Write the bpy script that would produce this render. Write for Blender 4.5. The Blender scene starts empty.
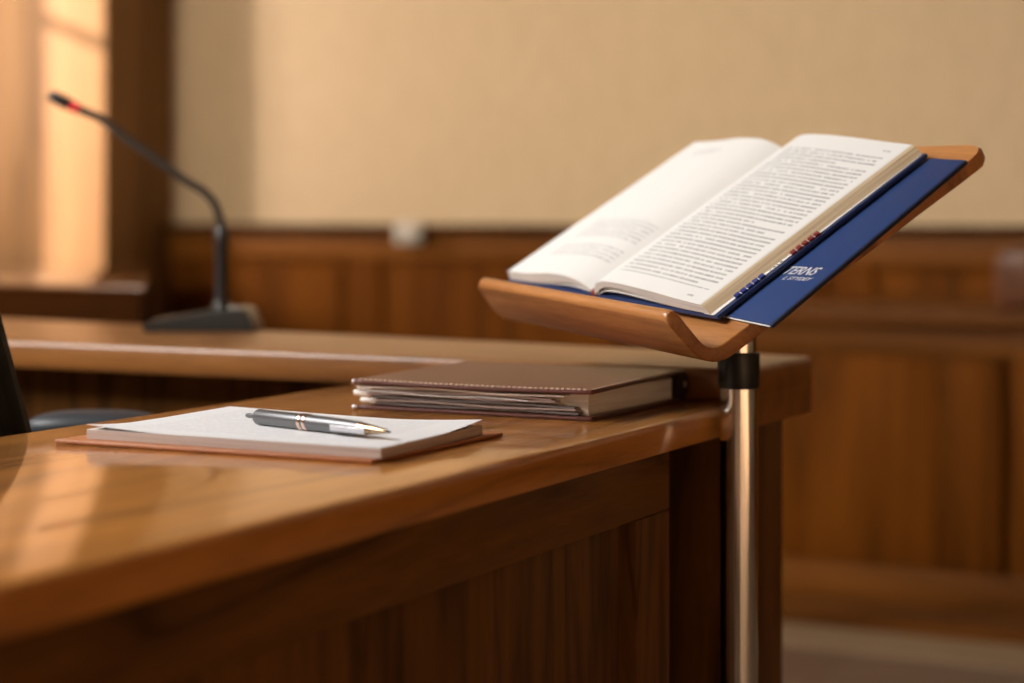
import bpy, bmesh, math, random
from mathutils import Vector, Matrix
random.seed(7)
sc = bpy.context.scene
COL = sc.collection
PI = math.pi

# ------------------------------------------------------------------ materials
def new_mat(name):
    m = bpy.data.materials.new(name); m.use_nodes = True
    nt = m.node_tree
    return m, nt, nt.nodes['Principled BSDF']

def lk(nt, a, b): nt.links.new(a, b)

def plain(name, col, rough=0.5, metal=0.0, spec=0.5, bump=0.0, bscale=200.0, var=0.0, coat=0.0, emit=None, aniso=0.0):
    m, nt, b = new_mat(name)
    b.inputs['Base Color'].default_value = (*col, 1)
    b.inputs['Roughness'].default_value = rough
    b.inputs['Metallic'].default_value = metal
    b.inputs['Specular IOR Level'].default_value = spec
    b.inputs['Coat Weight'].default_value = coat
    b.inputs['Anisotropic'].default_value = aniso
    tc = nt.nodes.new('ShaderNodeTexCoord')
    nz = nt.nodes.new('ShaderNodeTexNoise'); nz.inputs['Scale'].default_value = bscale; nz.inputs['Detail'].default_value = 4
    lk(nt, tc.outputs['Object'], nz.inputs['Vector'])
    if var > 0:
        cr = nt.nodes.new('ShaderNodeValToRGB')
        cr.color_ramp.elements[0].position = .3; cr.color_ramp.elements[1].position = .7
        cr.color_ramp.elements[0].color = (*[c*(1-var) for c in col], 1)
        cr.color_ramp.elements[1].color = (*[min(1, c*(1+var)) for c in col], 1)
        lk(nt, nz.outputs['Fac'], cr.inputs['Fac']); lk(nt, cr.outputs['Color'], b.inputs['Base Color'])
    if bump > 0:
        bp = nt.nodes.new('ShaderNodeBump'); bp.inputs['Strength'].default_value = bump; bp.inputs['Distance'].default_value = .002
        lk(nt, nz.outputs['Fac'], bp.inputs['Height']); lk(nt, bp.outputs['Normal'], b.inputs['Normal'])
    if emit:
        b.inputs['Emission Color'].default_value = (*emit[0], 1); b.inputs['Emission Strength'].default_value = emit[1]
    return m

def wood(name, dark, light, axis='y', rough=.3, spec=.5, coat=.3, coat_rough=.12, fine=55.0, rings=7.0, distort=3.0, bump=.08, rot=None, lines=.18):
    """timber whose grain runs along one axis of the object"""
    m, nt, b = new_mat(name)
    tc = nt.nodes.new('ShaderNodeTexCoord')
    mp = nt.nodes.new('ShaderNodeMapping')
    sc_ = {'x': (.09, 1, 1), 'y': (1, .09, 1), 'z': (1, 1, .09)}[axis]
    mp.inputs['Scale'].default_value = sc_
    if rot is not None:
        mp0 = nt.nodes.new('ShaderNodeMapping'); mp0.inputs['Rotation'].default_value = rot
        lk(nt, tc.outputs['Object'], mp0.inputs['Vector']); lk(nt, mp0.outputs['Vector'], mp.inputs['Vector'])
    else:
        lk(nt, tc.outputs['Object'], mp.inputs['Vector'])
    n1 = nt.nodes.new('ShaderNodeTexNoise'); n1.inputs['Scale'].default_value = rings; n1.inputs['Detail'].default_value = 3; n1.inputs['Distortion'].default_value = .6
    lk(nt, mp.outputs['Vector'], n1.inputs['Vector'])
    mul = nt.nodes.new('ShaderNodeMath'); mul.operation = 'MULTIPLY'; mul.inputs[1].default_value = distort * 4
    lk(nt, n1.outputs['Fac'], mul.inputs[0])
    fr = nt.nodes.new('ShaderNodeMath'); fr.operation = 'PINGPONG'; fr.inputs[1].default_value = 1.0
    lk(nt, mul.outputs[0], fr.inputs[0])
    n2 = nt.nodes.new('ShaderNodeTexNoise'); n2.inputs['Scale'].default_value = fine * 4; n2.inputs['Detail'].default_value = 5; n2.inputs['Roughness'].default_value = .65
    lk(nt, mp.outputs['Vector'], n2.inputs['Vector'])
    n3 = nt.nodes.new('ShaderNodeTexNoise'); n3.inputs['Scale'].default_value = 3.5; n3.inputs['Detail'].default_value = 2
    lk(nt, mp.outputs['Vector'], n3.inputs['Vector'])
    a = nt.nodes.new('ShaderNodeMath'); a.operation = 'MULTIPLY_ADD'; a.inputs[1].default_value = .30
    lk(nt, fr.outputs[0], a.inputs[0])
    a2 = nt.nodes.new('ShaderNodeMath'); a2.operation = 'MULTIPLY_ADD'; a2.inputs[1].default_value = .5
    lk(nt, n2.outputs['Fac'], a2.inputs[0])
    a3 = nt.nodes.new('ShaderNodeMath'); a3.operation = 'MULTIPLY'; a3.inputs[1].default_value = .5
    lk(nt, n3.outputs['Fac'], a3.inputs[0])
    lk(nt, a3.outputs[0], a2.inputs[2]); lk(nt, a2.outputs[0], a.inputs[2])
    cr = nt.nodes.new('ShaderNodeValToRGB')
    cr.color_ramp.elements[0].position = .38; cr.color_ramp.elements[0].color = (*dark, 1)
    cr.color_ramp.elements[1].position = .88; cr.color_ramp.elements[1].color = (*light, 1)
    lk(nt, a.outputs[0], cr.inputs['Fac'])
    ln = nt.nodes.new('ShaderNodeMapRange'); ln.inputs['From Min'].default_value = .0; ln.inputs['From Max'].default_value = .22
    ln.inputs['To Min'].default_value = 1-lines; ln.inputs['To Max'].default_value = 1.0
    lk(nt, fr.outputs[0], ln.inputs['Value'])
    mm = nt.nodes.new('ShaderNodeMixRGB'); mm.blend_type = 'MULTIPLY'; mm.inputs[0].default_value = 1.0
    lk(nt, cr.outputs['Color'], mm.inputs[1]); lk(nt, ln.outputs[0], mm.inputs[2]); lk(nt, mm.outputs[0], b.inputs['Base Color'])
    b.inputs['Roughness'].default_value = rough; b.inputs['Specular IOR Level'].default_value = spec
    b.inputs['Coat Weight'].default_value = coat; b.inputs['Coat Roughness'].default_value = coat_rough
    if bump > 0:
        bp = nt.nodes.new('ShaderNodeBump'); bp.inputs['Strength'].default_value = bump; bp.inputs['Distance'].default_value = .001
        lk(nt, n2.outputs['Fac'], bp.inputs['Height']); lk(nt, bp.outputs['Normal'], b.inputs['Normal'])
    return m

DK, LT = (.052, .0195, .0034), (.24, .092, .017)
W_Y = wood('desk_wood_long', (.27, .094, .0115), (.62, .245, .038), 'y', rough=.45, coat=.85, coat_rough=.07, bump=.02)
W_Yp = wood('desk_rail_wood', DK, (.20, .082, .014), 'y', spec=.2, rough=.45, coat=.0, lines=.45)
W_X = wood('counter_wood_long', (.145, .050, .008), (.31, .122, .025), 'x', rough=.4, coat=.55, coat_rough=.28, bump=.02)
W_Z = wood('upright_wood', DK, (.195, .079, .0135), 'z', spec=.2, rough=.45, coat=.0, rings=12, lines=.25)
W_ZF = wood('far_upright_wood', (.072, .0203, .0022), (.165, .0515, .0054), 'z', spec=.03, rough=.6, coat=0, rings=3)
W_XF = wood('far_rail_wood', (.088, .028, .0035), (.215, .077, .013), 'x', spec=.08, rough=.5, coat=.0, rings=3)  # colour raised to paint in the sheen along the rails
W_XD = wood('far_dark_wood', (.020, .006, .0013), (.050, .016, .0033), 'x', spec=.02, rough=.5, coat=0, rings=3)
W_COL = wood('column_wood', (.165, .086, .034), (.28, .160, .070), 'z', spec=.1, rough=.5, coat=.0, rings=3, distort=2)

def tray_wood():
    m = wood('lectern_wood', (.24, .085, .022), (.60, .262, .085), 'x', rough=.34, coat=.25, coat_rough=.2, fine=70, rings=11, distort=2.2, rot=(0, 0, math.radians(36)))
    return m
W_T = tray_wood()

def plaster():
    m, nt, b = new_mat('woven_plaster')
    tc = nt.nodes.new('ShaderNodeTexCoord')
    mp = nt.nodes.new('ShaderNodeMapping'); mp.inputs['Scale'].default_value = (30, 30, 5)
    lk(nt, tc.outputs['Object'], mp.inputs['Vector'])
    n1 = nt.nodes.new('ShaderNodeTexNoise'); n1.inputs['Scale'].default_value = 2.5; n1.inputs['Detail'].default_value = 4
    lk(nt, mp.outputs['Vector'], n1.inputs['Vector'])
    cr = nt.nodes.new('ShaderNodeValToRGB')
    cr.color_ramp.elements[0].position = .3; cr.color_ramp.elements[0].color = (.51, .385, .24, 1)
    cr.color_ramp.elements[1].position = .7; cr.color_ramp.elements[1].color = (.58, .44, .28, 1)
    lk(nt, n1.outputs['Fac'], cr.inputs['Fac']); lk(nt, cr.outputs['Color'], b.inputs['Base Color'])
    b.inputs['Roughness'].default_value = .85
    return m
PLASTER = plaster()

def floor_mat():
    m, nt, b = new_mat('stone_floor_tiles')
    tc = nt.nodes.new('ShaderNodeTexCoord')
    br = nt.nodes.new('ShaderNodeTexBrick'); br.offset = 0
    br.inputs['Scale'].default_value = 1.0; br.inputs['Brick Width'].default_value = .6; br.inputs['Row Height'].default_value = .6
    br.inputs['Mortar Size'].default_value = .004
    br.inputs['Color1'].default_value = (.22, .155, .105, 1); br.inputs['Color2'].default_value = (.28, .20, .135, 1); br.inputs['Mortar'].default_value = (.17, .12, .08, 1)
    lk(nt, tc.outputs['Object'], br.inputs['Vector']); lk(nt, br.outputs['Color'], b.inputs['Base Color'])
    b.inputs['Roughness'].default_value = .35
    return m
FLOOR = floor_mat()

def page_mat(name, right=True):
    """printed page: UV u runs from gutter to fore edge, v from foot to head"""
    m, nt, b = new_mat(name)
    N = nt.nodes
    def math_(op, a, b_=None, c=None, clamp=False):
        n = N.new('ShaderNodeMath'); n.operation = op; n.use_clamp = clamp
        for i, v in enumerate((a, b_, c)):
            if v is None: continue
            if isinstance(v, (int, float)): n.inputs[i].default_value = v
            else: lk(nt, v, n.inputs[i])
        return n.outputs[0]
    uv = N.new('ShaderNodeUVMap'); uv.uv_map = 'page'
    sp = N.new('ShaderNodeSeparateXYZ'); lk(nt, uv.outputs['UV'], sp.inputs[0])
    U, V = sp.outputs[0], sp.outputs[1]
    rows = 46.0
    L = math_('MULTIPLY', V, rows); row = math_('FLOOR', L); fr = math_('FRACT', L)
    band = math_('MULTIPLY', math_('GREATER_THAN', fr, .27), math_('LESS_THAN', fr, .68))
    # letters and word gaps, different on every row
    def noise(scale_u, seed, detail=0):
        cb = N.new('ShaderNodeCombineXYZ')
        lk(nt, math_('MULTIPLY', U, scale_u), cb.inputs[0]); lk(nt, math_('MULTIPLY_ADD', row, 7.31, seed), cb.inputs[1])
        n = N.new('ShaderNodeTexNoise'); n.inputs['Scale'].default_value = 1; n.inputs['Detail'].default_value = detail
        lk(nt, cb.outputs[0], n.inputs['Vector']); return n.outputs['Fac']
    word = math_('GREATER_THAN', noise(48, 3.0), .34)
    letter = math_('MULTIPLY_ADD', math_('GREATER_THAN', noise(230, 11.0, 1), .47), .6, .4)
    wn = N.new('ShaderNodeTexWhiteNoise'); wn.noise_dimensions = '1D'; lk(nt, row, wn.inputs['W'])
    rnd = wn.outputs['Value']
    wn2 = N.new('ShaderNodeTexWhiteNoise'); wn2.noise_dimensions = '1D'; lk(nt, math_('ADD', row, 91.7), wn2.inputs['W'])
    rnd2 = wn2.outputs['Value']
    if right:
        u0, u1, v0, v1 = .17, .93, .075, .905
    else:
        u0, u1, v0, v1 = .10, .80, .13, .40
    last = math_('LESS_THAN', rnd, .11)                       # a short last line of a paragraph
    endu = math_('SUBTRACT', u1, math_('MULTIPLY', last, math_('MULTIPLY', rnd2, .6)))
    if not right:
        # the other page reads towards its gutter
        inu = math_('MULTIPLY', math_('GREATER_THAN', U, math_('ADD', u0, math_('MULTIPLY', last, math_('MULTIPLY', rnd2, .5)))), math_('LESS_THAN', U, u1))
        # only two short paragraphs low on the page
        gap = math_('MULTIPLY', math_('GREATER_THAN', V, .22), math_('LESS_THAN', V, .26))
        inv = math_('MULTIPLY', math_('MULTIPLY', math_('GREATER_THAN', V, v0), math_('LESS_THAN', V, v1)), math_('SUBTRACT', 1.0, gap))
        head = math_('MULTIPLY', math_('MULTIPLY', math_('GREATER_THAN', V, .88), math_('LESS_THAN', V, .93)), math_('MULTIPLY', math_('GREATER_THAN', U, .5), math_('LESS_THAN', U, .8)))
        amount = .42
    else:
        inu = math_('MULTIPLY', math_('GREATER_THAN', U, u0), math_('LESS_THAN', U, endu))
        inv = math_('MULTIPLY', math_('GREATER_THAN', V, v0), math_('LESS_THAN', V, v1))
        h1 = math_('MULTIPLY', math_('MULTIPLY', math_('GREATER_THAN', V, .936), math_('LESS_THAN', V, .956)), math_('MULTIPLY', math_('GREATER_THAN', U, .87), math_('LESS_THAN', U, .92)))
        h2 = math_('MULTIPLY', math_('MULTIPLY', math_('GREATER_THAN', V, .025), math_('LESS_THAN', V, .05)), math_('MULTIPLY', math_('GREATER_THAN', U, .84), math_('LESS_THAN', U, .885)))
        head = math_('MAXIMUM', h1, h2)
        amount = .62
    ink = math_('MULTIPLY', math_('MULTIPLY', band, math_('MULTIPLY', word, letter)), math_('MAXIMUM', math_('MULTIPLY', inu, inv), head))
    ink = math_('MULTIPLY', ink, amount)
    mx = N.new('ShaderNodeMixRGB'); mx.inputs[1].default_value = (.80, .79, .765, 1); mx.inputs[2].default_value = (.10, .10, .12, 1)
    lk(nt, ink, mx.inputs[0]); lk(nt, mx.outputs[0], b.inputs['Base Color'])
    b.inputs['Roughness'].default_value = .7; b.inputs['Specular IOR Level'].default_value = .25
    return m

def sheet_mat():
    """typed sheet: faint lines of writing, UV as for a page"""
    m, nt, b = new_mat('typed_sheet')
    N = nt.nodes
    uv = N.new('ShaderNodeUVMap'); uv.uv_map = 'page'
    mp = N.new('ShaderNodeMapping'); mp.inputs['Scale'].default_value = (1, 34, 1); lk(nt, uv.outputs['UV'], mp.inputs['Vector'])
    sp = N.new('ShaderNodeSeparateXYZ'); lk(nt, mp.outputs['Vector'], sp.inputs[0])
    def math_(op, a, b_=None):
        n = N.new('ShaderNodeMath'); n.operation = op
        for i, v in enumerate((a, b_)):
            if v is None: continue
            if isinstance(v, (int, float)): n.inputs[i].default_value = v
            else: lk(nt, v, n.inputs[i])
        return n.outputs[0]
    U, L = sp.outputs[0], sp.outputs[1]
    row = math_('FLOOR', L); fr = math_('FRACT', L)
    cb = N.new('ShaderNodeCombineXYZ'); lk(nt, math_('MULTIPLY', U, 60), cb.inputs[0]); lk(nt, math_('MULTIPLY', row, 5.7), cb.inputs[1])
    nz = N.new('ShaderNodeTexNoise'); nz.inputs['Scale'].default_value = 1; lk(nt, cb.outputs[0], nz.inputs['Vector'])
    ink = math_('MULTIPLY', math_('GREATER_THAN', nz.outputs['Fac'], .45), math_('MULTIPLY', math_('GREATER_THAN', fr, .35), math_('LESS_THAN', fr, .75)))
    ink = math_('MULTIPLY', ink, math_('MULTIPLY', math_('GREATER_THAN', U, .1), math_('LESS_THAN', U, .88)))
    ink = math_('MULTIPLY', ink, math_('MULTIPLY', math_('GREATER_THAN', L, 4.0), math_('LESS_THAN', L, 31.0)))
    ink = math_('MULTIPLY', ink, .20)
    mx = N.new('ShaderNodeMixRGB'); mx.inputs[1].default_value = (.83, .84, .86, 1); mx.inputs[2].default_value = (.14, .14, .17, 1)
    lk(nt, ink, mx.inputs[0]); lk(nt, mx.outputs[0], b.inputs['Base Color'])
    b.inputs['Roughness'].default_value = .6
    return m

def edge_mat(name, c1, c2, n):
    """stacked page edges: fine lines through the thickness (UV v)"""
    m, nt, b = new_mat(name)
    N = nt.nodes
    uv = N.new('ShaderNodeUVMap'); uv.uv_map = 'page'
    mp = N.new('ShaderNodeMapping'); mp.inputs['Scale'].default_value = (1.5, n, 1); lk(nt, uv.outputs['UV'], mp.inputs['Vector'])
    nz = N.new('ShaderNodeTexNoise'); nz.inputs['Scale'].default_value = 1; nz.inputs['Detail'].default_value = 3; lk(nt, mp.outputs['Vector'], nz.inputs['Vector'])
    cr = N.new('ShaderNodeValToRGB'); cr.color_ramp.elements[0].position = .32; cr.color_ramp.elements[1].position = .62
    cr.color_ramp.elements[0].color = (*c1, 1); cr.color_ramp.elements[1].color = (*c2, 1)
    lk(nt, nz.outputs['Fac'], cr.inputs['Fac']); lk(nt, cr.outputs['Color'], b.inputs['Base Color'])
    b.inputs['Roughness'].default_value = .8
    return m

PAGE_R, PAGE_L, SHEET = page_mat('printed_page_right', True), page_mat('printed_page_left', False), sheet_mat()
EDGE = edge_mat('page_edges', (.50, .37, .21), (.86, .72, .50), 22)
EDGE_W = edge_mat('white_page_edges', (.62, .57, .52), (.82, .79, .75), 14)
EDGE_P = edge_mat('pad_page_edges', (.44, .35, .31), (.62, .53, .49), 10)
PAPER = plain('white_paper', (.82, .80, .78), .7)
BLUE = plain('navy_cloth', (.016, .036, .125), .48, bump=.15, bscale=900, var=.1)
BLUE_F = plain('blue_folder_card', (.025, .060, .195), .34, bump=.1, bscale=700, var=.08)
NAVY = plain('dark_navy_edge', (.012, .02, .055), .5)
WHITE_INK = plain('white_print', (.62, .62, .66), .5)
TAB_B = plain('blue_tab', (.018, .035, .20), .45)
TAB_R = plain('red_tab', (.20, .016, .018), .45)
RED = plain('red_band', (.30, .05, .035), .6)
STEEL = plain('brushed_steel', (.74, .72, .68), .13, metal=1.0)
BLACKP = plain('black_plastic', (.010, .010, .011), .38)
BLACKM = plain('black_metal', (.012, .012, .014), .35)
MIC_GREY = plain('mic_base_grey', (.020, .021, .020), .36, coat=.3)
MIC_NECK = plain('gooseneck_grey', (.035, .030, .026), .35, coat=.3)
LEATHER = plain('brown_leather', (.100, .026, .017), .40, bump=.35, bscale=450, var=.2, coat=.15)
LEATHER_D = plain('dark_leather', (.018, .010, .009), .45, bump=.2, bscale=450)
STITCH = plain('tan_thread', (.72, .56, .46), .8)
COPPER = plain('copper_brown_board', (.44, .165, .065), .45, bump=.2, bscale=500, var=.12)
GUN = plain('gunmetal_barrel', (.15, .15, .155), .36, metal=.6)
CHROME = plain('pen_chrome', (.66, .65, .68), .5, metal=1.0)
BRONZE = plain('pen_bronze', (.52, .36, .22), .25, metal=1.0)
RINGM = plain('pen_rose_ring', (.72, .52, .42), .2, metal=1.0)
LED = plain('red_ring_light', (.6, .01, .03), .4, emit=((1, .02, .06), .10))
FABRIC = plain('black_chair_mesh', (.008, .010, .009), .8, bump=.3, bscale=600)
PADG = plain('grey_armrest', (.035, .040, .048), .5)
GREYPL = plain('grey_plastic', (.50, .46, .40), .5)
STONE = plain('pale_stone', (.42, .305, .175), .5, var=.08, bscale=6)

# ------------------------------------------------------------------ mesh helpers
def bm_box(x0, x1, y0, y1, z0, z1, bev=0.0, seg=3, bm=None):
    b = bmesh.new()
    bmesh.ops.create_cube(b, size=1)
    for v in b.verts:
        v.co = Vector(((x0+x1)/2 + v.co.x*(x1-x0), (y0+y1)/2 + v.co.y*(y1-y0), (z0+z1)/2 + v.co.z*(z1-z0)))
    if bev > 0:
        bmesh.ops.bevel(b, geom=list(b.edges), offset=bev, segments=seg, affect='EDGES', profile=.5)
    return merge(bm, b)

def merge(bm, b):
    if bm is None: return b
    me = bpy.data.meshes.new('tmp'); b.to_mesh(me); b.free(); bm.from_mesh(me); bpy.data.meshes.remove(me)
    return bm

def bm_prism(poly, z0, z1, bev=0.0, seg=3, bm=None):
    b = bmesh.new()
    lo = [b.verts.new((x, y, z0)) for x, y in poly]
    f = b.faces.new(lo)
    r = bmesh.ops.extrude_face_region(b, geom=[f])
    for v in [g for g in r['geom'] if isinstance(g, bmesh.types.BMVert)]: v.co.z = z1
    bmesh.ops.recalc_face_normals(b, faces=b.faces)
    if bev > 0: bmesh.ops.bevel(b, geom=list(b.edges), offset=bev, segments=seg, affect='EDGES', profile=.5)
    return merge(bm, b)

def bm_lathe(prof, base, axis=(0, 0, 1), n=32, bm=None):
    """prof: list of (radius, height along axis)"""
    b = bmesh.new()
    ax = Vector(axis).normalized(); q = ax.to_track_quat('Z', 'Y'); base = Vector(base)
    rings = []
    for r, h in prof:
        if r < 1e-6:
            rings.append([b.verts.new(base + ax*h)])
        else:
            rings.append([b.verts.new(base + q @ Vector((r*math.cos(2*PI*i/n), r*math.sin(2*PI*i/n), h))) for i in range(n)])
    for a, c in zip(rings, rings[1:]):
        for i in range(n):
            j = (i+1) % n
            if len(a) == 1 and len(c) == 1: continue
            if len(a) == 1: b.faces.new((a[0], c[j], c[i]))
            elif len(c) == 1: b.faces.new((a[i], a[j], c[0]))
            else: b.faces.new((a[i], a[j], c[j], c[i]))
    for rg in (rings[0], rings[-1]):
        if len(rg) > 1: b.faces.new(rg)
    bmesh.ops.recalc_face_normals(b, faces=b.faces)
    return merge(bm, b)

def catmull(pts, sub=8):
    pts = [Vector(p) for p in pts]; out = []
    P = [pts[0]*2-pts[1]] + pts + [pts[-1]*2-pts[-2]]
    for i in range(1, len(P)-2):
        for k in range(sub):
            t = k/sub
            a, b, c, d = P[i-1], P[i], P[i+1], P[i+2]
            out.append(.5*((2*b) + (c-a)*t + (2*a-5*b+4*c-d)*t*t + (3*b-a-3*c+d)*t**3))
    out.append(pts[-1]); return out

def bm_tube(pts, rad, n=14, bm=None):
    b = bmesh.new(); pts = [Vector(p) for p in pts]
    rads = rad if isinstance(rad, (list, tuple)) else [rad]*len(pts)
    rings = []; ref = None
    for i, p in enumerate(pts):
        d = (pts[min(i+1, len(pts)-1)] - pts[max(i-1, 0)]).normalized()
        if ref is None:
            ref = d.orthogonal().normalized()
        ref = (ref - d*ref.dot(d)).normalized(); o = d.cross(ref)
        rings.append([b.verts.new(p + rads[i]*(ref*math.cos(2*PI*k/n) + o*math.sin(2*PI*k/n))) for k in range(n)])
    for a, c in zip(rings, rings[1:]):
        for k in range(n): b.faces.new((a[k], a[(k+1) % n], c[(k+1) % n], c[k]))
    b.faces.new(rings[0]); b.faces.new(rings[-1])
    bmesh.ops.recalc_face_normals(b, faces=b.faces)
    return merge(bm, b)

def xform(bm, M):
    bmesh.ops.transform(bm, matrix=M, verts=bm.verts); return bm

def top_bevel(b, r, r2=.0012):
    z = max(v.co.z for v in b.verts)
    up = [e for e in b.edges if all(v.co.z > z-1e-5 for v in e.verts)]
    bmesh.ops.bevel(b, geom=up, offset=r, segments=4, affect='EDGES', profile=.5)
    zl = min(v.co.z for v in b.verts)
    lo = [e for e in b.edges if all(v.co.z < zl+1e-5 for v in e.verts) and e.calc_face_angle(0) > .8]
    bmesh.ops.bevel(b, geom=lo, offset=r2, segments=2, affect='EDGES', profile=.5)
    return b

ROOT = {}
def obj(name, bm, mats, parent=None, angle=38, smooth=True):
    """link a bmesh (world coordinates) as ONE mesh object"""
    if parent is not None:
        off = ROOT[parent.name]
        bmesh.ops.translate(bm, vec=-off, verts=bm.verts)
    else:
        off = Vector((0, 0, 0))
        lo = Vector([min(v.co[i] for v in bm.verts) for i in range(3)]); hi = Vector([max(v.co[i] for v in bm.verts) for i in range(3)])
        off = Vector(((lo.x+hi.x)/2, (lo.y+hi.y)/2, lo.z))
        bmesh.ops.translate(bm, vec=-off, verts=bm.verts)
    for e in bm.edges:
        if len(e.link_faces) == 2: e.smooth = e.calc_face_angle(0) < math.radians(angle)
    me = bpy.data.meshes.new(name)
    for f in bm.faces: f.smooth = smooth
    bm.to_mesh(me); bm.free()
    for m in (mats if isinstance(mats, (list, tuple)) else [mats]): me.materials.append(m)
    o = bpy.data.objects.new(name, me); COL.objects.link(o)
    if parent is not None: o.parent = parent
    else: o.location = off
    ROOT[o.name] = off
    return o

def tag(o, label, cat, group=None):
    o['label'] = label; o['category'] = cat
    if group: o['group'] = group
    return o
def thing(name, label, cat, loc, group=None):
    o = bpy.data.objects.new(name, None); o.empty_display_size = .05; COL.objects.link(o); o.location = loc
    ROOT[o.name] = Vector(loc)
    return tag(o, label, cat, group)
def struct(name, bm, mats, label=None, cat=None):
    o = obj(name, bm, mats); o['kind'] = 'structure'
    if label: o['label'] = label
    if cat: o['category'] = cat
    return o

# ------------------------------------------------------------------ camera (level lens with a little fall of the back)
cam = bpy.data.cameras.new('camera'); co = bpy.data.objects.new('camera', cam); COL.objects.link(co)
co.location = (0, 0, .95); co.rotation_euler = (PI/2, 0, math.radians(27.2))
cam.sensor_width = 36; cam.lens = 36*1926/1024; cam.shift_y = -126.5/1024
cam.clip_start = .02
cam.dof.use_dof = True; cam.dof.focus_distance = 1.78; cam.dof.aperture_fstop = 67.7/27.0
cam.dof.aperture_blades = 0
sc.camera = co

# ------------------------------------------------------------------ room
struct('floor', bm_box(-4.7, 4.6, -7.0, 5.0, -.1, 0), FLOOR, 'brownish stone tile floor of the courtroom', 'floor')
struct('trim_1', bm_box(-1.75, 2.5, 4.06, 4.30, 0, .003), STONE, 'pale stone border strip on the floor before the panelled bench', 'trim')
struct('wall_back', bm_box(-4.7, 4.6, 4.9, 5.0, 0, 3.2), PLASTER, 'beige woven plaster wall above dark wood panelling', 'wall')
# left wall with the one tall window that throws the patch of sun
y0, y1, z0, z1 = 3.575, 3.965, .95, 2.62
bm = bm_box(-4.70, -4.55, -7.0, y0, 0, 3.2)
bm_box(-4.70, -4.55, y1, 4.9, 0, 3.2, bm=bm)
bm_box(-4.70, -4.55, y0, y1, 0, z0, bm=bm); bm_box(-4.70, -4.55, y0, y1, z1, 3.2, bm=bm)
struct('ceiling', bm_box(-4.7, 4.6, -7.0, 5.0, 3.2, 3.3), plain('ceiling_paint', (.55, .48, .38), .8), 'pale painted ceiling', 'ceiling')
struct('wall_right', bm_box(4.5, 4.6, -7.0, 5.0, 0, 3.2), PLASTER, 'plaster side wall opposite the tall window', 'wall')
struct('wall_left', bm, PLASTER, 'plaster side wall with a tall narrow window', 'wall')
bm = bm_box(-4.60, -4.56, y0, y0+.02, z0, z1); bm_box(-4.60, -4.56, y1-.02, y1, z0, z1, bm=bm)
bm_box(-4.60, -4.56, y0, y1, z0, z0+.02, bm=bm); bm_box(-4.60, -4.56, y0, y1, z1-.02, z1, bm=bm)
bm_box(-4.595, -4.565, y0, y1, 1.77, 1.80, bm=bm)
struct('window_1', bm, W_Z, 'tall narrow window frame with a crossbar', 'window')
# wood clad pillar
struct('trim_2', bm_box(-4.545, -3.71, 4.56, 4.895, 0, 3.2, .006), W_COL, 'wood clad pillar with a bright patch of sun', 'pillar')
# wainscot on the back wall
bm = bm_box(-3.705, 2.55, 4.865, 4.899, 0, .83)                 # backing
obj_w = struct('trim_3', bm, W_ZF, 'dark wood wall panelling below the plaster', 'panelling')
def wains(name, bm, mat):
    return obj(name, bm, mat, obj_w)
wains('cap_moulding', bm_box(-3.7, 2.55, 4.815, 4.899, .900, .922, .006), W_XD)  # darker wood paints in the shadow line at the cap
wains('top_rail', bm_box(-3.7, 2.55, 4.845, 4.8645, .822, .899, .004), W_XF)
wains('bottom_rail', bm_box(-3.7, 2.55, 4.845, 4.8645, 0, .16, .004), W_XF)
for xs in (-3.62, -3.04, -1.55, -.60, .35, 1.30, 2.25):
    wains('stile', bm_box(xs, xs+.11, 4.847, 4.8645, .161, .821, .004), W_ZF)
for xa, xb in ((-3.49, -3.06), (-2.91, -1.57), (-1.42, -.62), (-.47, .33), (.48, 1.28), (1.43, 2.23)):
    wains('raised_panel', bm_box(xa, xb, 4.852, 4.8645, .18, .805, .008), W_ZF)

# ------------------------------------------------------------------ near desk
desk = thing('courtroom_desk', 'long glossy brown desk with panelled front, holding the paper pad and binder', 'desk', (-.97, 1.2, 0))
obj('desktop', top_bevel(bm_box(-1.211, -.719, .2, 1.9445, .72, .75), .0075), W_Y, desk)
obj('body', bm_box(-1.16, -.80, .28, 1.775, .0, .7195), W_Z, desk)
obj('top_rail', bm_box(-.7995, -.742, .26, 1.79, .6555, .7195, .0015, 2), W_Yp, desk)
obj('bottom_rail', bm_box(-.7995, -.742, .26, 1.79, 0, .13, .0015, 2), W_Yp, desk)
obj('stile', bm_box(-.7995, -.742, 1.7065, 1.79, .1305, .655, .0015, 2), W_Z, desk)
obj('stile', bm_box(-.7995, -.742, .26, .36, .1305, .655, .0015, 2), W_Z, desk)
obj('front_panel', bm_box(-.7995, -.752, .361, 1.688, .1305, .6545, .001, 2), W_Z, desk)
obj('recess_panel', bm_box(-1.16, -1.02, 1.776, 1.999, 0, .7195), W_XD, desk)  # near-black wood puts the shade of the recess into its colour
obj('end_panel', bm_box(-1.16, -.753, 2.0, 2.163, 0, .7192, .003, 2), W_Z, desk)

# raised counter behind
counter = thing('counter', 'raised wooden counter crossing behind the desk, microphone on top', 'counter', (-1.8, 2.15, 0))
obj('counter_top', top_bevel(bm_prism([(-3.0, 1.945), (-.721, 1.945), (-.721, 2.172), (-3.0, 2.505)], .7505, .7845), .006), W_X, counter)
obj('end_block', bm_prism([(-1.211, 1.945), (-.721, 1.945), (-.721, 2.172), (-1.211, 2.225)], .7197, .7504), W_X, counter)
obj('front_panel', bm_box(-3.0, -1.23, 2.09, 2.12, 0, .7502), W_Z, counter)
obj('back_panel', bm_box(-3.0, -1.23, 2.14, 2.17, 0, .7502), W_Z, counter)

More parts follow.
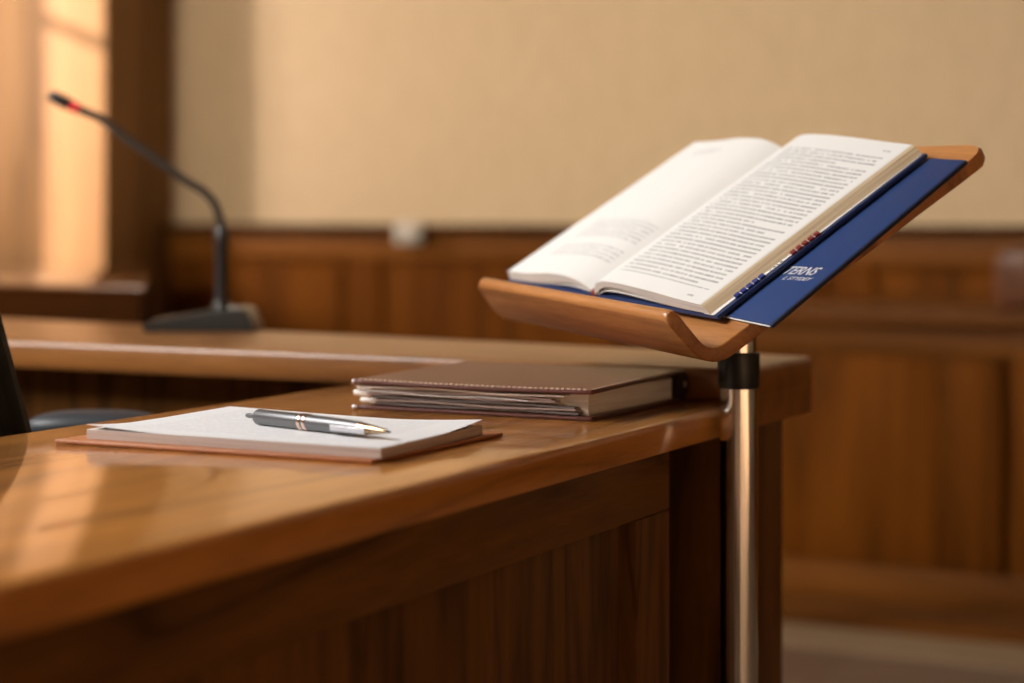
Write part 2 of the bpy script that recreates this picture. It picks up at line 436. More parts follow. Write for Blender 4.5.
# far left bench
W_BT = wood('bench_top_wood', (.16, .055, .011), (.30, .115, .026), 'x', rough=.3, coat=1.0, coat_rough=.05, bump=0)
lb = thing('clerk_bench', 'low wooden bench top catching light below the sunlit pillar', 'bench', (-3.4, 3.6, 0))
poly = [(-4.54, 3.02), (-2.36, 3.02), (-3.50, 4.52), (-4.54, 4.52)]
obj('bench_top', bm_prism(poly, .804, .810, .002, 2), W_BT, lb)
poly2 = [(-4.52, 3.03), (-2.38, 3.03), (-3.51, 4.50), (-4.52, 4.50)]
obj('bench_body', bm_prism(poly2, 0, .8038), W_XD, lb)

# right bench front with ledge
rb = thing('panelled_bench', 'panelled wooden bench front with a ledge, right of the lectern pole', 'bench', (0, 4.5, 0))
obj('ledge', bm_box(-1.72, 2.5, 4.24, 4.844, .70, .74, .006, 3), W_XF, rb)
obj('body', bm_box(-1.70, 2.5, 4.31, 4.80, .0, .6995), W_ZF, rb)
obj('top_rail', bm_box(-1.70, 2.5, 4.28, 4.3095, .63, .6995, .003, 2), W_XF, rb)
obj('bottom_rail', bm_box(-1.70, 2.5, 4.28, 4.3095, .06, .15, .002, 2), W_XF, rb)
obj('plinth', bm_box(-1.70, 2.5, 4.270, 4.3095,   .0035, .0598, .003, 2), W_XF, rb)
for a, b_ in ((-1.70, -1.58), (-1.115, -.985), (-.963, -.85), (-.25, -.13), (.45, .57), (1.2, 1.32)):
    obj('stile', bm_box(a, b_, 4.28, 4.3095, .1505, .629, .002, 2), W_ZF, rb)
for a, b_ in ((-1.579, -1.116), (-.849, -.251), (-.129, .449), (.571, 1.199)):
    obj('raised_panel', bm_box(a, b_, 4.284, 4.3095, .1505, .629, .003, 2), W_ZF, rb)

# rounded wooden screen on that ledge
bm = bmesh.new()
pts = []
r = .05
X0, X1, Z0, Z1 = -.998, -.35, .7405, .882
pts = [(X0, Z0), (X1, Z0), (X1, Z1)] + [(X0+r-r*math.sin(a), Z1-r+r*math.cos(a)) for a in [i*PI/2/8 for i in range(9)]]
vs = [bm.verts.new((x, 4.252, z)) for x, z in pts]; f = bm.faces.new(vs)
rr = bmesh.ops.extrude_face_region(bm, geom=[f])
for v in [g for g in rr['geom'] if isinstance(g, bmesh.types.BMVert)]: v.co.y = 4.325
bmesh.ops.recalc_face_normals(bm, faces=bm.faces)
bmesh.ops.bevel(bm, geom=[e for e in bm.edges if e.calc_face_angle(0) > .6], offset=.018, segments=4, affect='EDGES', profile=.5)
W_SCR = wood('screen_wood', (.085, .030, .012), (.165, .060, .027), 'z', spec=.2, rough=.35, coat=.1, rings=3)
tag(obj('wooden_screen', bm, W_SCR), 'upright wooden board with rounded corner standing on the bench ledge at right edge', 'board')

# small pale fitting on the rail behind
fit = thing('wall_socket', 'small pale grey fitting on the wood rail under the plaster wall', 'socket', (-2.80, 4.80, .865))
obj('plate', bm_box(-2.845, -2.76, 4.788, 4.8145, .866, .928, .008, 3), GREYPL, fit)
obj('cover', bm_box(-2.825, -2.78, 4.779, 4.7878, .876, .918, .003, 2), GREYPL, fit)

# ------------------------------------------------------------------ lectern
O = Vector((-.64796, 1.65934, .82671))
wv = Vector((-.80790, .58743, .04723)); sv = Vector((.52110, .67465, .52279)); nv = Vector((-.27524, -.44697, .85115))
def T(w, s, n): return O + wv*w + sv*s + nv*n
TM = Matrix(((wv.x, sv.x, nv.x, O.x), (wv.y, sv.y, nv.y, O.y), (wv.z, sv.z, nv.z, O.z), (0, 0, 0, 1)))
PX, PY = -.6868, 1.8386
lec = thing('lectern', 'wooden lectern tray tilted on a steel pole, open book lying on it', 'lectern', (PX, PY, 0))
# tray: profile in (s, n), swept along w
arc = lambda cx, cy, r, a0, a1, k: [(cx+r*math.cos(math.radians(a0+(a1-a0)*i/k)), cy+r*math.sin(math.radians(a0+(a1-a0)*i/k))) for i in range(k+1)]
inner = [(-.0165, .0500), (-.0105, .020)] + arc(.0095, .0195, .0195, 188, 270, 6) + [(.05, 0), (.15, 0), (.25, 0), (.33, 0)]
outer = [(.33, -.015), (.25, -.015), (.15, -.015), (.05, -.015)] + arc(.0125, .019, .034, 270, 196, 6) + [(-.0235, .020), (-.0300, .0500)]
top_lip = arc(-.02325, .0505, .0068, 170, 10, 5)
def tray_bm():
    b = bmesh.new()
    W = .392; R = .028; SE = .374
    ws = [0, .002, .005, .009, .014, .02, .028, .06, .12, .2, .28, .34, .364, .372, .378, .383, .387, .390, .392]
    rings = []
    for w in ws:
        d = min(w, W-w)
        cut = 0 if d >= R else R - math.sqrt(max(0, R*R-(R-d)**2))
        cutl = 0 if d >= .006 else .006 - math.sqrt(max(0, .006**2-(.006-d)**2))
        ring = []; cut += .085*w
        prof = inner[:-1] + [(.33-cut*.2, 0), (SE-.004-cut, 0), (SE-cut, -.004), (SE-cut, -.011), (SE-.004-cut, -.015), (.33-cut*.2, -.015)] + outer[1:] + top_lip
        for s, n in prof:
            if s < -.012 and n > .03: n = n - cutl
            wend = .384 + max(0, min(1, (.055-n)/.055))*.024 + max(0, min(1, s/.06))*.042
            ring.append(b.verts.new(T(-.009+w*(wend+.009)/W, s, n)))
        rings.append(ring)
    m = len(rings[0])
    for a, c in zip(rings, rings[1:]):
        for i in range(m): b.faces.new((a[i], a[(i+1) % m], c[(i+1) % m], c[i]))
    caps = [b.faces.new(rings[0]), b.faces.new(rings[-1])]
    bmesh.ops.recalc_face_normals(b, faces=b.faces)
    ed = [e for f in caps for e in f.edges]
    bmesh.ops.bevel(b, geom=ed, offset=.0018, segments=3, affect='EDGES', profile=.5)
    bmesh.ops.triangulate(b, faces=[f for f in b.faces if len(f.verts) > 6])
    return b
obj('tray', tray_bm(), W_T, lec)
obj('pole', bm_lathe([(.0192, .012), (.0192, .775)], (PX, PY, 0), n=48), STEEL, lec)
obj('collar', bm_lathe([(.0195, .7752), (.0208, .776), (.0213, .778), (.0213, .8085), (.0208, .811), (.0195, .8115)], (PX, PY, 0), n=48), BLACKP, lec)
obj('upper_pole', bm_lathe([(.0182, .8117), (.0182, .862)], (PX, PY, 0), n=48), STEEL, lec)
bm = bm_box(-.05, .05, -.04, .04, -.006, 0, .002); bm_box(-.012, .012, -.03, .03, -.03, -.006, .002, bm=bm)
bm = xform(bm, Matrix.Translation(T(.1396, .1335, -.0152)) @ TM.to_3x3().to_4x4())
obj('mounting_bracket', bm, BLACKM, lec)
obj('floor_flange', bm_lathe([(.062, 0), (.062, .008), (.058, .012), (.0195, .0119)], (PX, PY, 0), n=40), STEEL, lec)

# blue folder under the book
FR = Matrix.Translation(Vector((0, 0, 0)))
fold = thing('presentation_folder', 'blue card folder with white lettering lying under the open book', 'folder', T(.05, .05, .001))
fa = math.radians(6.6)
def FT(a, c, n):        # folder plane: a leftwards from its right edge, c up from its foot
    return T(-.0456 + a*math.cos(fa) + c*math.sin(fa), .0427 + a*math.sin(fa)*1.0 + c*math.cos(fa), n)
FM = Matrix.Translation(FT(0, 0, 0)) @ TM.to_3x3().to_4x4() @ Matrix.Rotation(-fa, 4, 'Z')
FM = Matrix.Translation(T(-.0456, .0427, 0)) @ TM.to_3x3().to_4x4()
R2 = Matrix(((math.cos(fa), math.sin(fa), 0, 0), (math.sin(fa)*1.0, math.cos(fa), 0, 0), (0, 0, 1, 0), (0, 0, 0, 1)))
R2 = Matrix(((1, math.sin(fa), 0, 0), (.03, math.cos(fa), 0, 0), (0, 0, 1, 0), (0, 0, 0, 1)))
FM = FM @ R2
obj('back_board', xform(bm_box(0, .225, 0, .2915, .0004, .0018, .0004, 2), FM), BLUE_F, fold)
obj('sheets', xform(bm_box(.0005, .222, -.0008, .288, .0019, .0029), FM), PAPER, fold)
fb = obj('front_board', xform(bm_box(0, .225, 0, .2915, .0030, .0046, .0005, 2), FM), BLUE_F, fold)
obj('edge_fold', xform(bm_box(-.0035, -.0001, 0, .2915, .0004, .0046, .0012, 3), FM), NAVY, fold)

def text_bm(body, size, width, shear, M):
    cu = bpy.data.curves.new('txt', 'FONT'); cu.body = body; cu.size = size; cu.shear = shear; cu.extrude = 0.00006; cu.align_x = 'RIGHT'; cu.offset = size*.018
    o = bpy.data.objects.new('txt', cu); COL.objects.link(o)
    dg = bpy.context.evaluated_depsgraph_get(); me = bpy.data.meshes.new_from_object(o.evaluated_get(dg))
    bpy.data.objects.remove(o); bpy.data.curves.remove(cu)
    b = bmesh.new(); b.from_mesh(me); bpy.data.meshes.remove(me)
    xs = [v.co.x for v in b.verts]; k = width/(max(xs)-min(xs)); xm = max(xs)
    for v in b.verts: v.co.x = (v.co.x-xm)*k
    return xform(b, M)
# glyph space: x to the reader's right (= -w), y up the slope, z out of the card
def glyphM(w, s, n, ang=0.0):
    G = Matrix(((-wv.x, sv.x, nv.x, 0), (-wv.y, sv.y, nv.y, 0), (-wv.z, sv.z, nv.z, 0), (0, 0, 0, 1)))
    return Matrix.Translation(T(w, s, n)) @ G @ Matrix.Rotation(ang, 4, 'Z')
obj('lettering', text_bm('TERNS', .0185, .0470, .34, glyphM(-.0178, .1222, .00475, math.radians(4.4))), WHITE_INK, fb)
obj('lettering', text_bm('L STYDEY', .0072, .042, .34, glyphM(-.0225, .1130, .00475, math.radians(4.4))), WHITE_INK, fb)

# open book
book = thing('open_book', 'thick open textbook with navy cover lying on the lectern tray', 'book', T(.26, .05, .005))
def lerp(a, b, t): return a+(b-a)*t
def interp(tab, t):
    for (t0, a), (t1, c) in zip(tab, tab[1:]):
        if t <= t1: 
            x = (t-t0)/(t1-t0); return lerp(a, c, x)
    return tab[-1][1]
def smooth_tab(tab, k=10):
    pts = catmull([(a, b, 0) for a, b in tab], k); return [(p.x, p.y) for p in pts]
# cover: slightly skewed board  (w right, w left at foot and head)
def cover_bm():
    b = bmesh.new(); NV = 12; cols = 24
    lay = {}
    for z in (0, 1):
        for i in range(cols+1):
            for j in range(NV+1):
                u = i/cols; v = j/NV
                w = lerp(lerp(.026, .466, u), lerp(.0425, .474, u), v); s = lerp(.0345, .3335, v)
                n = .0062 + z*.0042
                lay[z, i, j] = b.verts.new(T(w, s, n))
    for i in range(cols):
        for j in range(NV):
            b.faces.new([lay[1, i, j], lay[1, i+1, j], lay[1, i+1, j+1], lay[1, i, j+1]])
            b.faces.new([lay[0, i, j], lay[0, i, j+1], lay[0, i+1, j+1], lay[0, i+1, j]])
    for i in range(cols):
        for j in (0, NV): b.faces.new([lay[0, i, j], lay[0, i+1, j], lay[1, i+1, j], lay[1, i, j]])
    for j in range(NV):
        for i in (0, cols): b.faces.new([lay[0, i, j], lay[0, i, j+1], lay[1, i, j+1], lay[1, i, j]])
    bmesh.ops.recalc_face_normals(b, faces=b.faces)
    bmesh.ops.bevel(b, geom=[e for e in b.edges if e.calc_face_angle(0) > .8], offset=.0009, segments=2, affect='EDGES')
    return b
obj('cover', cover_bm(), BLUE, book)

topR = smooth_tab([(0, 0.0123), (.03, 0.0203), (.085, 0.0278), (.19, 0.0313), (.365, 0.0308), (.59, 0.0278), (.79, 0.0240), (1, 0.0208)])
lowR = smooth_tab([(0, 0.0113), (.04, 0.0153), (.10, 0.0213), (.19, 0.0240), (.365, 0.0220), (.59, 0.0163), (.79, 0.0126), (1, 0.0113)])
topL = smooth_tab([(0, .0123), (.05, .0175), (.13, .0245), (.25, .0288), (.45, .0290), (.62, .0262), (.8, .0235), (1, .0220)])
lowL = smooth_tab([(0, .0113), (.06, .0140), (.15, .0185), (.27, .0205), (.45, .0175), (.62, .0135), (.8, .0116), (1, .0110)])
def block_bm(top, low, gut, fore, fore_low, s0, s1):
    """one half of the page block; gut/fore = (w at foot, w at head)"""
    b = bmesh.new(); uvl = b.loops.layers.uv.new('page')
    NU, NV, NT = 44, 22, 3
    P = {}
    def pos(i, j, k):
        u = i/NU; u = u**1.25; v = j/NV; t = k/NT        # k 0 top .. NT low
        n = lerp(interp(top, u), interp(low, u), t)
        sag = 1 - .10*math.sin(PI*v)*0
        f_ = lerp(fore, fore_low, t)
        w = lerp(lerp(gut[0], f_[0], u), lerp(gut[1], f_[1], u), v)
        s = lerp(s0 + .004*math.sin(PI*u)*0, s1, v)
        return T(w, s, n*sag)
    def lerp2(a, c, t): return (lerp(a[0], c[0], t), lerp(a[1], c[1], t))
    def V(i, j, k):
        if (i, j, k) not in P:
            u = (i/NU)**1.25; v = j/NV; t = k/NT
            n = lerp(interp(top, u), interp(low, u), t)
            f_ = lerp2(fore, fore_low, t)
            w = lerp(lerp(gut[0], f_[0], u), lerp(gut[1], f_[1], u), v)
            P[i, j, k] = b.verts.new(T(w, lerp(s0, s1, v), n))
        return P[i, j, k]
    def face(q, uvs, mi):
        f = b.faces.new([V(*x) for x in q]); f.material_index = mi
        for l, (a, c) in zip(f.loops, uvs): l[uvl].uv = (a, c)
    for i in range(NU):
        ua, ub = (i/NU)**1.25, ((i+1)/NU)**1.25
        for j in range(NV):
            va, vb = j/NV, (j+1)/NV
            face([(i, j, 0), (i+1, j, 0), (i+1, j+1, 0), (i, j+1, 0)], [(ua, va), (ub, va), (ub, vb), (ua, vb)], 0)
            face([(i, j, NT), (i, j+1, NT), (i+1, j+1, NT), (i+1, j, NT)], [(ua, va), (ua, vb), (ub, vb), (ub, va)], 2)
        for k in range(NT):
            ta, tb = k/NT, (k+1)/NT
            for j in (0, NV):
                face([(i, j, k), (i+1, j, k), (i+1, j, k+1), (i, j, k+1)], [(ua, ta), (ub, ta), (ub, tb), (ua, tb)], 2)
    for j in range(NV):
        va, vb = j/NV, (j+1)/NV
        for k in range(NT):
            ta, tb = k/NT, (k+1)/NT
            for i in (0, NU):
                face([(i, j, k), (i, j+1, k), (i, j+1, k+1), (i, j, k+1)], [(va, ta), (vb, ta), (vb, tb), (va, tb)], 1)
    bmesh.ops.recalc_face_normals(b, faces=b.faces)
    return b
obj('right_pages', block_bm(topR, lowR, (.2603, .2700), (.0477, .0580), (.0380, .0478), .0350, .3320), [PAGE_R, EDGE, EDGE_W], book, 50)
obj('left_pages', block_bm(topL, lowL, (.2615, .2712), (.4560, .4570), (.4610, .4630), .0365, .3250), [PAGE_L, EDGE, EDGE_W], book, 50)
# the few leaves lifted inside the arch of the right half, seen from the foot
def leaf_bm(top, drop, gut, fore, s0, s1, thick=.0003):
    b = bmesh.new(); NU = 30
    rows = []
    for j, s in enumerate((s0, s1)):
        for dz in (0, -thick):
            rows.append([b.verts.new(T(lerp(gut[j], fore[j], (i/NU)), s, max(.0107, lerp(.0116, interp(top, i/NU), drop))+dz)) for i in range(NU+1)])
    a, c, d, e = rows
    for i in range(NU):
        b.faces.new((a[i], a[i+1], d[i+1], d[i])); b.faces.new((c[i], e[i], e[i+1], c[i+1]))
        b.faces.new((a[i], c[i], c[i+1], a[i+1])); b.faces.new((d[i], d[i+1], e[i+1], e[i]))
    b.faces.new((a[0], d[0], e[0], c[0])); b.faces.new((a[NU], c[NU], e[NU], d[NU]))
    bmesh.ops.recalc_face_normals(b, faces=b.faces)
    return b
obj('leaf', leaf_bm(lowR, .62, (.2570, .276), (.0400, .0500), .0353, .331), PAPER, book)
obj('leaf', leaf_bm(lowL, .50, (.2650, .285), (.4580, .4600), .0368, .318), PAPER, book)
obj('headband', xform(bm_lathe([(0, 0), (.0035, .0003), (.004, .002), (.004, .006), (.003, .007)], (0, 0, 0), n=16), Matrix.Translation(T(.2625, .0335, .013)) @ TM.to_3x3().to_4x4() @ Matrix.Rotation(-PI/2, 4, 'X')), RED, book)
# white endpaper that shows along the fore edge, with printed tabs
def quad_strip(w0, w1, s0, s1, n0, n1, skew=.0):
    b = bmesh.new()
    c = []
    for n in (n0, n1):
        for s, d in ((s0, 0), (s1, skew)):
            for w in (w0, w1):
                sh = (s-.035)/.30*.0145
                c.append(b.verts.new(T(w+sh, s + (d if False else 0), n)))
    for q in ((0, 1, 3, 2), (4, 6, 7, 5), (0, 4, 5, 1), (2, 3, 7, 6), (0, 2, 6, 4), (1, 5, 7, 3)): b.faces.new([c[i] for i in q])
    bmesh.ops.recalc_face_normals(b, faces=b.faces)
    return b
obj('endpaper', quad_strip(.0325, .050, .0350, .331, .01045, .0111), PAPER, book)
for base, mat, nm in ((.0640, TAB_B, 'blue index tab'), (.1405, TAB_R, 'dark red index tab')):
    for i in range(5):
        s = base + i*.0082
        sh = (s-.035)/.30*.0145
        t = bmesh.new()
        ww, hh = .0082, .0067
        pts = [(.0300+sh, s), (.0300+sh+ww, s+.0022), (.0300+sh+ww, s+.0022+hh), (.0300+sh, s+hh)]
        lo = [t.verts.new(T(a, c, .01045)) for a, c in pts]; hi = [t.verts.new(T(a, c, .0128)) for a, c in pts]
        t.faces.new(lo); t.faces.new(hi)
        for q in range(4): t.faces.new((lo[q], lo[(q+1) % 4], hi[(q+1) % 4], hi[q]))
        bmesh.ops.recalc_face_normals(t, faces=t.faces)
        bmesh.ops.bevel(t, geom=list(t.edges), offset=.0006, segments=2, affect='EDGES')
        o = obj('index_tab', t, mat, book); o['label'] = nm
b = None
for i, s in enumerate((.1125, .1175, .1225, .1270)):
    sh = (s-.035)/.30*.0145
    b = merge(b, xform(bm_box(0, .0026, 0, .0016+.0008*(i % 2), 0, .0001), Matrix.Translation(T(.0330+sh, s, .01115)) @ TM.to_3x3().to_4x4()))
obj('printed_marks', b, NAVY, book)

# ------------------------------------------------------------------ things on the near desk
# board under the pad
board = thing('leather_board', 'copper brown writing board lying flat under the paper pad', 'board', (-.967, 1.43, .7502))
ba = math.radians(1.0)
obj('board', bm_prism([(-1.128, 1.318), (-.806, 1.322), (-.803, 1.545), (-1.125, 1.560)], .7503, .7535, .0011, 3), COPPER, board)
pad = thing('paper_pad', 'stack of typed white sheets lying on the copper board, pen on top', 'paper', (-.96, 1.43, .7536))
def stack_bm(poly, z0, z1):
    b = bmesh.new(); uvl = b.loops.layers.uv.new('page')
    n = len(poly)
    lo = [b.verts.new((x, y, z0)) for x, y in poly]; hi = [b.verts.new((x, y, z1)) for x, y in poly]
    uvs = [(0, 0), (1, 0), (1, 1), (0, 1)]
    f = b.faces.new(hi); f.material_index = 0
    for l, u in zip(f.loops, uvs): l[uvl].uv = u
    b.faces.new(lo[::-1]).material_index = 1
    for i in range(n):
        f = b.faces.new((lo[i], lo[(i+1) % n], hi[(i+1) % n], hi[i])); f.material_index = 1
        for l, u in zip(f.loops, ((0, 0), (1, 0), (1, 1), (0, 1))): l[uvl].uv = u
    return b
P4 = [(-1.105, 1.333), (-.803, 1.331), (-.811, 1.520), (-1.103, 1.545)]
obj('sheets', stack_bm(P4, .7537, .7618), [PAPER, EDGE_P], pad, smooth=False)
# top sheet with lifted corners
def top_sheet():
    b = bmesh.new(); uvl = b.loops.layers.uv.new('page'); N = 24
    A, B, C_, D = [Vector((x, y, 0)) for x, y in P4]
    B = B + Vector((-.002, .001, 0)); 
    g = {}
    for i in range(N+1):
        for j in range(N+1):
            u, v = i/N, j/N
            p = A.lerp(B, u).lerp(D.lerp(C_, u), v)
            lift = .0042*max(0, 1-math.hypot(u*1.0, v)/.30)**1.6 + .0050*max(0, 1-math.hypot((1-u)*1.2, 1-v)/.42)**1.5 + .0012*max(0, 1-math.hypot(u, 1-v)/.5)
            for k, dz in ((0, 0), (1, -.00025)):
                g[i, j, k] = b.verts.new((p.x, p.y, .7622+lift+dz))
    for i in range(N):
        for j in range(N):
            for k in (0, 1):
                q = [(i, j), (i+1, j), (i+1, j+1), (i, j+1)]
                if k: q = q[::-1]
                f = b.faces.new([g[a, c, k] for a, c in q])
                for l, (a, c) in zip(f.loops, q): l[uvl].uv = (a/N, c/N)
    for i in range(N):
        for j in (0, N): b.faces.new((g[i, j, 0], g[i, j, 1], g[i+1, j, 1], g[i+1, j, 0]))
        for j in (0, N): b.faces.new((g[j, i, 0], g[j, i+1, 0], g[j, i+1, 1], g[j, i, 1]))
    bmesh.ops.recalc_face_normals(b, faces=b.faces)
    return b
obj('top_sheet', top_sheet(), SHEET, pad)

# pen
pa, pb = Vector((-.8235, 1.3790, .7696)), Vector((-.990, 1.4290, .7696))      # point end, clicker end
pd = (pb-pa).normalized(); PL = (pb-pa).length
pen = thing('ballpoint_pen', 'grey metal ballpoint pen lying across the top typed sheet', 'pen', (pa+pb)/2 - Vector((0, 0, .0070)))
obj('barrel', bm_lathe([(.0058, .036), (.0066, .06), (.0070, .095), (.0070, .105), (.0070, PL-.002), (.0064, PL)], pa, pd, n=36), GUN, pen)
obj('tip_cone', bm_lathe([(.0012, .003), (.0022, .006), (.0036, .018), (.0050, .030), (.0058, .0358)], pa, pd, n=32), BRONZE, pen)
obj('writing_point', bm_lathe([(0, -.002), (.0007, -.001), (.0012, .0028)], pa, pd, n=16), BLACKM, pen)
for h in (.1015, .1085):
    obj('ring', bm_lathe([(.0068, h), (.0075, h+.0008), (.0075, h+.0037), (.0068, h+.0045)], pa, pd, n=36), RINGM, pen)
obj('clicker', bm_lathe([(.0022, PL), (.0022, PL+.014), (.0016, PL+.016), (0, PL+.0163)], pa, pd, n=20), GUN, pen)
side = pd.cross(Vector((0, 0, 1))).normalized()
if side.y > 0: side = -side
cdir = (side*.85 - Vector((0, 0, 1))*.10).normalized(); cup = pd.cross(cdir).normalized()
M = Matrix(((pd.x, cup.x, cdir.x, 0), (pd.y, cup.y, cdir.y, 0), (pd.z, cup.z, cdir.z, 0), (0, 0, 0, 1)))
bm = bm_box(.022, .066, -.0026, .0026, .0072, .0090, .0008, 3); bm_box(.060, .066, -.0022, .0022, .0050, .0074, .0006, 2, bm=bm)
obj('clip', xform(bm, Matrix.Translation(pa) @ M), CHROME, pen)

# leather binder
bi = thing('leather_binder', 'thick brown leather document binder stuffed with papers behind the pad', 'binder', (-.92, 1.82, .7502))
bx0, bx1, by0, by1 = -1.050, -.782, 1.690, 1.936
def slab(x0, x1, y0, y1, zf, zb, th, bev=.0015, sag=0.0):
    b = bmesh.new(); NX, NY = 20, 12; g = {}
    for i in range(NX+1):
        for j in range(NY+1):
            u, v = i/NX, j/NY
            z = lerp(zf, zb, v) - sag*math.sin(PI*u)*(1-v)
            for k in (0, 1): g[i, j, k] = b.verts.new((lerp(x0, x1, u), lerp(y0, y1, v), z + k*th))
    for i in range(NX):
        for j in range(NY):
            b.faces.new((g[i, j, 1], g[i+1, j, 1], g[i+1, j+1, 1], g[i, j+1, 1])); b.faces.new((g[i, j, 0], g[i, j+1, 0], g[i+1, j+1, 0], g[i+1, j, 0]))
    for i in range(NX):
        for j in (0, NY): b.faces.new((g[i, j, 0], g[i+1, j, 0], g[i+1, j, 1], g[i, j, 1]))
    for j in range(NY):
        for i in (0, NX): b.faces.new((g[i, j, 0], g[i, j+1, 0], g[i, j+1, 1], g[i, j, 1]))
    bmesh.ops.recalc_face_normals(b, faces=b.faces)
    bmesh.ops.bevel(b, geom=[e for e in b.edges if e.calc_face_angle(0) > .8], offset=bev, segments=3, affect='EDGES')
    return b
obj('bottom_cover', slab(bx0, bx1, by0, by1-.012, .7503, .7503, .004), LEATHER, bi)
cov = obj('top_cover', slab(bx0-.002, bx1+.002, by0-.003, by1-.012, .7765, .7800, .0042, sag=.0012), LEATHER, bi)
# stitches along the front and right edge of the cover
b = None
for i in range(44):
    u = (i+.5)/44; x = lerp(bx0+.004, bx1-.004, u); z = .7765+.0042 - .0012*math.sin(PI*u) + .0001
    b = bm_box(x-.0016, x+.0016, by0-.0014, by0+.0010, z-.0006, z+.0011, bm=b)
for i in range(40):
    v = (i+.5)/40; y = lerp(by0+.006, by1-.02, v); z = lerp(.7765, .7800, v)+.0042
    b = bm_box(bx1-.0028, bx1-.0018, y-.0015, y+.0015, z-.0002, z+.0004, bm=b)
st = obj('stitching', b, STITCH, cov)
# spine: half round along the back
b = bmesh.new(); n = 14; rings = []
for x in (bx0+.001, bx0+.003, bx1-.002, bx1):
    k = 1 if bx0+.002 < x < bx1-.0005 else .94
    ring = []
    for i in range(n+1):
        a = -PI/2 + PI*i/n
        ring.append(b.verts.new((x, by1-.012 + .0165*k*math.cos(a), .7673 + .0168*k*math.sin(a))))
    ring += [b.verts.new((x, by1-.029, .7673+.0090)), b.verts.new((x, by1-.029, .7673-.0120))]
    rings.append(ring)
for a, c in zip(rings, rings[1:]):
    for i in range(n+3): b.faces.new((a[i], a[(i+1) % (n+3)], c[(i+1) % (n+3)], c[i]))
b.faces.new(rings[0]); b.faces.new(rings[-1]); bmesh.ops.recalc_face_normals(b, faces=b.faces)
obj('spine', b, LEATHER_D, bi)
obj('spine_rivet', bm_lathe([(.0035, 0), (.0035, .0008), (.0025, .0014)], (bx1, by1-.008, .768), (1, 0, 0), n=18), CHROME, bi)
obj('paper_stack', stack_bm([(bx0+.012, by0+.012), (bx1-.010, by0+.014), (bx1-.006, by1-.030), (bx0+.010, by1-.030)], .7545, .7762), [PAPER, EDGE_W], bi, smooth=False)
# loose sheets and pocket dividers that stick out at the front
def loose(x0, x1, y0, z, tilt=0.0, th=.0014, roll=0.0):
    b = bmesh.new(); N = 20; rows = []
    for j, y in enumerate((y0, by0+.10)):
        for dz in (0, th):
            rows.append([b.verts.new((lerp(x0, x1, i/N), y, z + tilt*(i/N) + .0007*math.sin(i/N*9+z*900) + dz)) for i in range(N+1)])
    a, c, d, e = rows
    for i in range(N):
        b.faces.new((a[i], a[i+1], d[i+1], d[i])); b.faces.new((c[i], e[i], e[i+1], c[i+1]))
        b.faces.new((a[i], c[i], c[i+1], a[i+1])); b.faces.new((d[i], d[i+1], e[i+1], e[i]))
    b.faces.new((a[0], d[0], e[0], c[0])); b.faces.new((a[N], c[N], e[N], d[N]))
    bmesh.ops.recalc_face_normals(b, faces=b.faces)
    return b
PINKP = plain('dull_divider', (.34, .25, .22), .6); GREYD = plain('grey_divider', (.13, .105, .10), .5)
for x0, x1, y0, z, tilt, mat, th in ((bx0+.006, bx1-.030, by0+.001, .7732, -.0012, PAPER, .0016), (bx0+.010, bx1-.045, by0+.003, .7700, -.001, PINKP, .0018),
        (bx0-.001, bx1-.040, by0+.002, .7665, -.0005, PINKP, .0014), (bx0+.002, bx1-.07, by0+.001, .7688, -.002, PAPER, .0007), (bx0+.018, bx1-.020, by0+.003, .7630, -.0012, GREYD, .0017),
        (bx0+.010, bx1-.018, by0+.002, .7598, -.001, PINKP, .0015), (bx0+.014, bx1-.016, by0+.003, .7562, 0, GREYD, .0022)):
    obj('loose_sheet', loose(x0, x1, y0, z, tilt, th), mat, bi)
for x, y, z, r in ((bx0+.004, by0+.004, .7670, .0032), (bx0+.012, by0+.004, .7598, .0028), (bx0+.008, by0+.004, .7735, .0026)):
    obj('rolled_sheet_end', bm_lathe([(0, 0), (r*.8, .0004), (r, .002), (r, .016), (r*.6, .020)], (x-.008, y, z), (1, .05, -.05), n=18), PAPER, bi)
for z in (.7522, .7785):
    obj('corner_tip', bm_lathe([(0, 0), (.0022, .0008), (.0026, .003), (.0018, .006)], (bx0-.005, by0+.002, z), (1, .1, 0), n=16), CHROME, bi)

# ------------------------------------------------------------------ microphone
c27, s27 = math.cos(math.radians(27.2)), math.sin(math.radians(27.2))
def at(u, v, Y):
    X = (u-512)/1926*Y; Z = .95 + (215-v)/1926*Y
    return Vector((X*c27-Y*s27, X*s27+Y*c27, Z))
mic_b = at(205, 318, 2.77)
mic = thing('gooseneck_microphone', 'black gooseneck microphone with red ring standing on the raised counter', 'microphone', (mic_b.x, mic_b.y, .785))
# wedge base, long axis along the counter
rx = Vector((c27, s27, 0)) * 0 + Vector((.889, .457, 0)); rx.normalize(); ry = Vector((-rx.y, rx.x, 0))
def base_bm():
    b = bmesh.new()
    prof = [(-.080, .004), (-.079, .010), (-.070, .0155), (-.02, .024), (.030, .031), (.055, .033), (.068, .030), (.0765, .010), (.078, .0)]
    prof = [(-.078, 0)] + prof
    rings = []
    for j, d in enumerate((-.052, -.050, -.044, .044, .050, .052)):
        k = (.86, .95, 1, 1, .95, .86)[j]
        rings.append([b.verts.new(Vector((mic_b.x, mic_b.y, .7852)) + rx*p*(.97+.03*k) + ry*d + Vector((0, 0, h*k))) for p, h in prof])
    m = len(prof)
    for a, c in zip(rings, rings[1:]):
        for i in range(m): b.faces.new((a[i], a[(i+1) % m], c[(i+1) % m], c[i]))
    b.faces.new(rings[0]); b.faces.new(rings[-1]); bmesh.ops.recalc_face_normals(b, faces=b.faces)
    return b
obj('base', base_bm(), MIC_GREY, mic)
sp = Vector((mic_b.x, mic_b.y, .7852)) + rx*.024
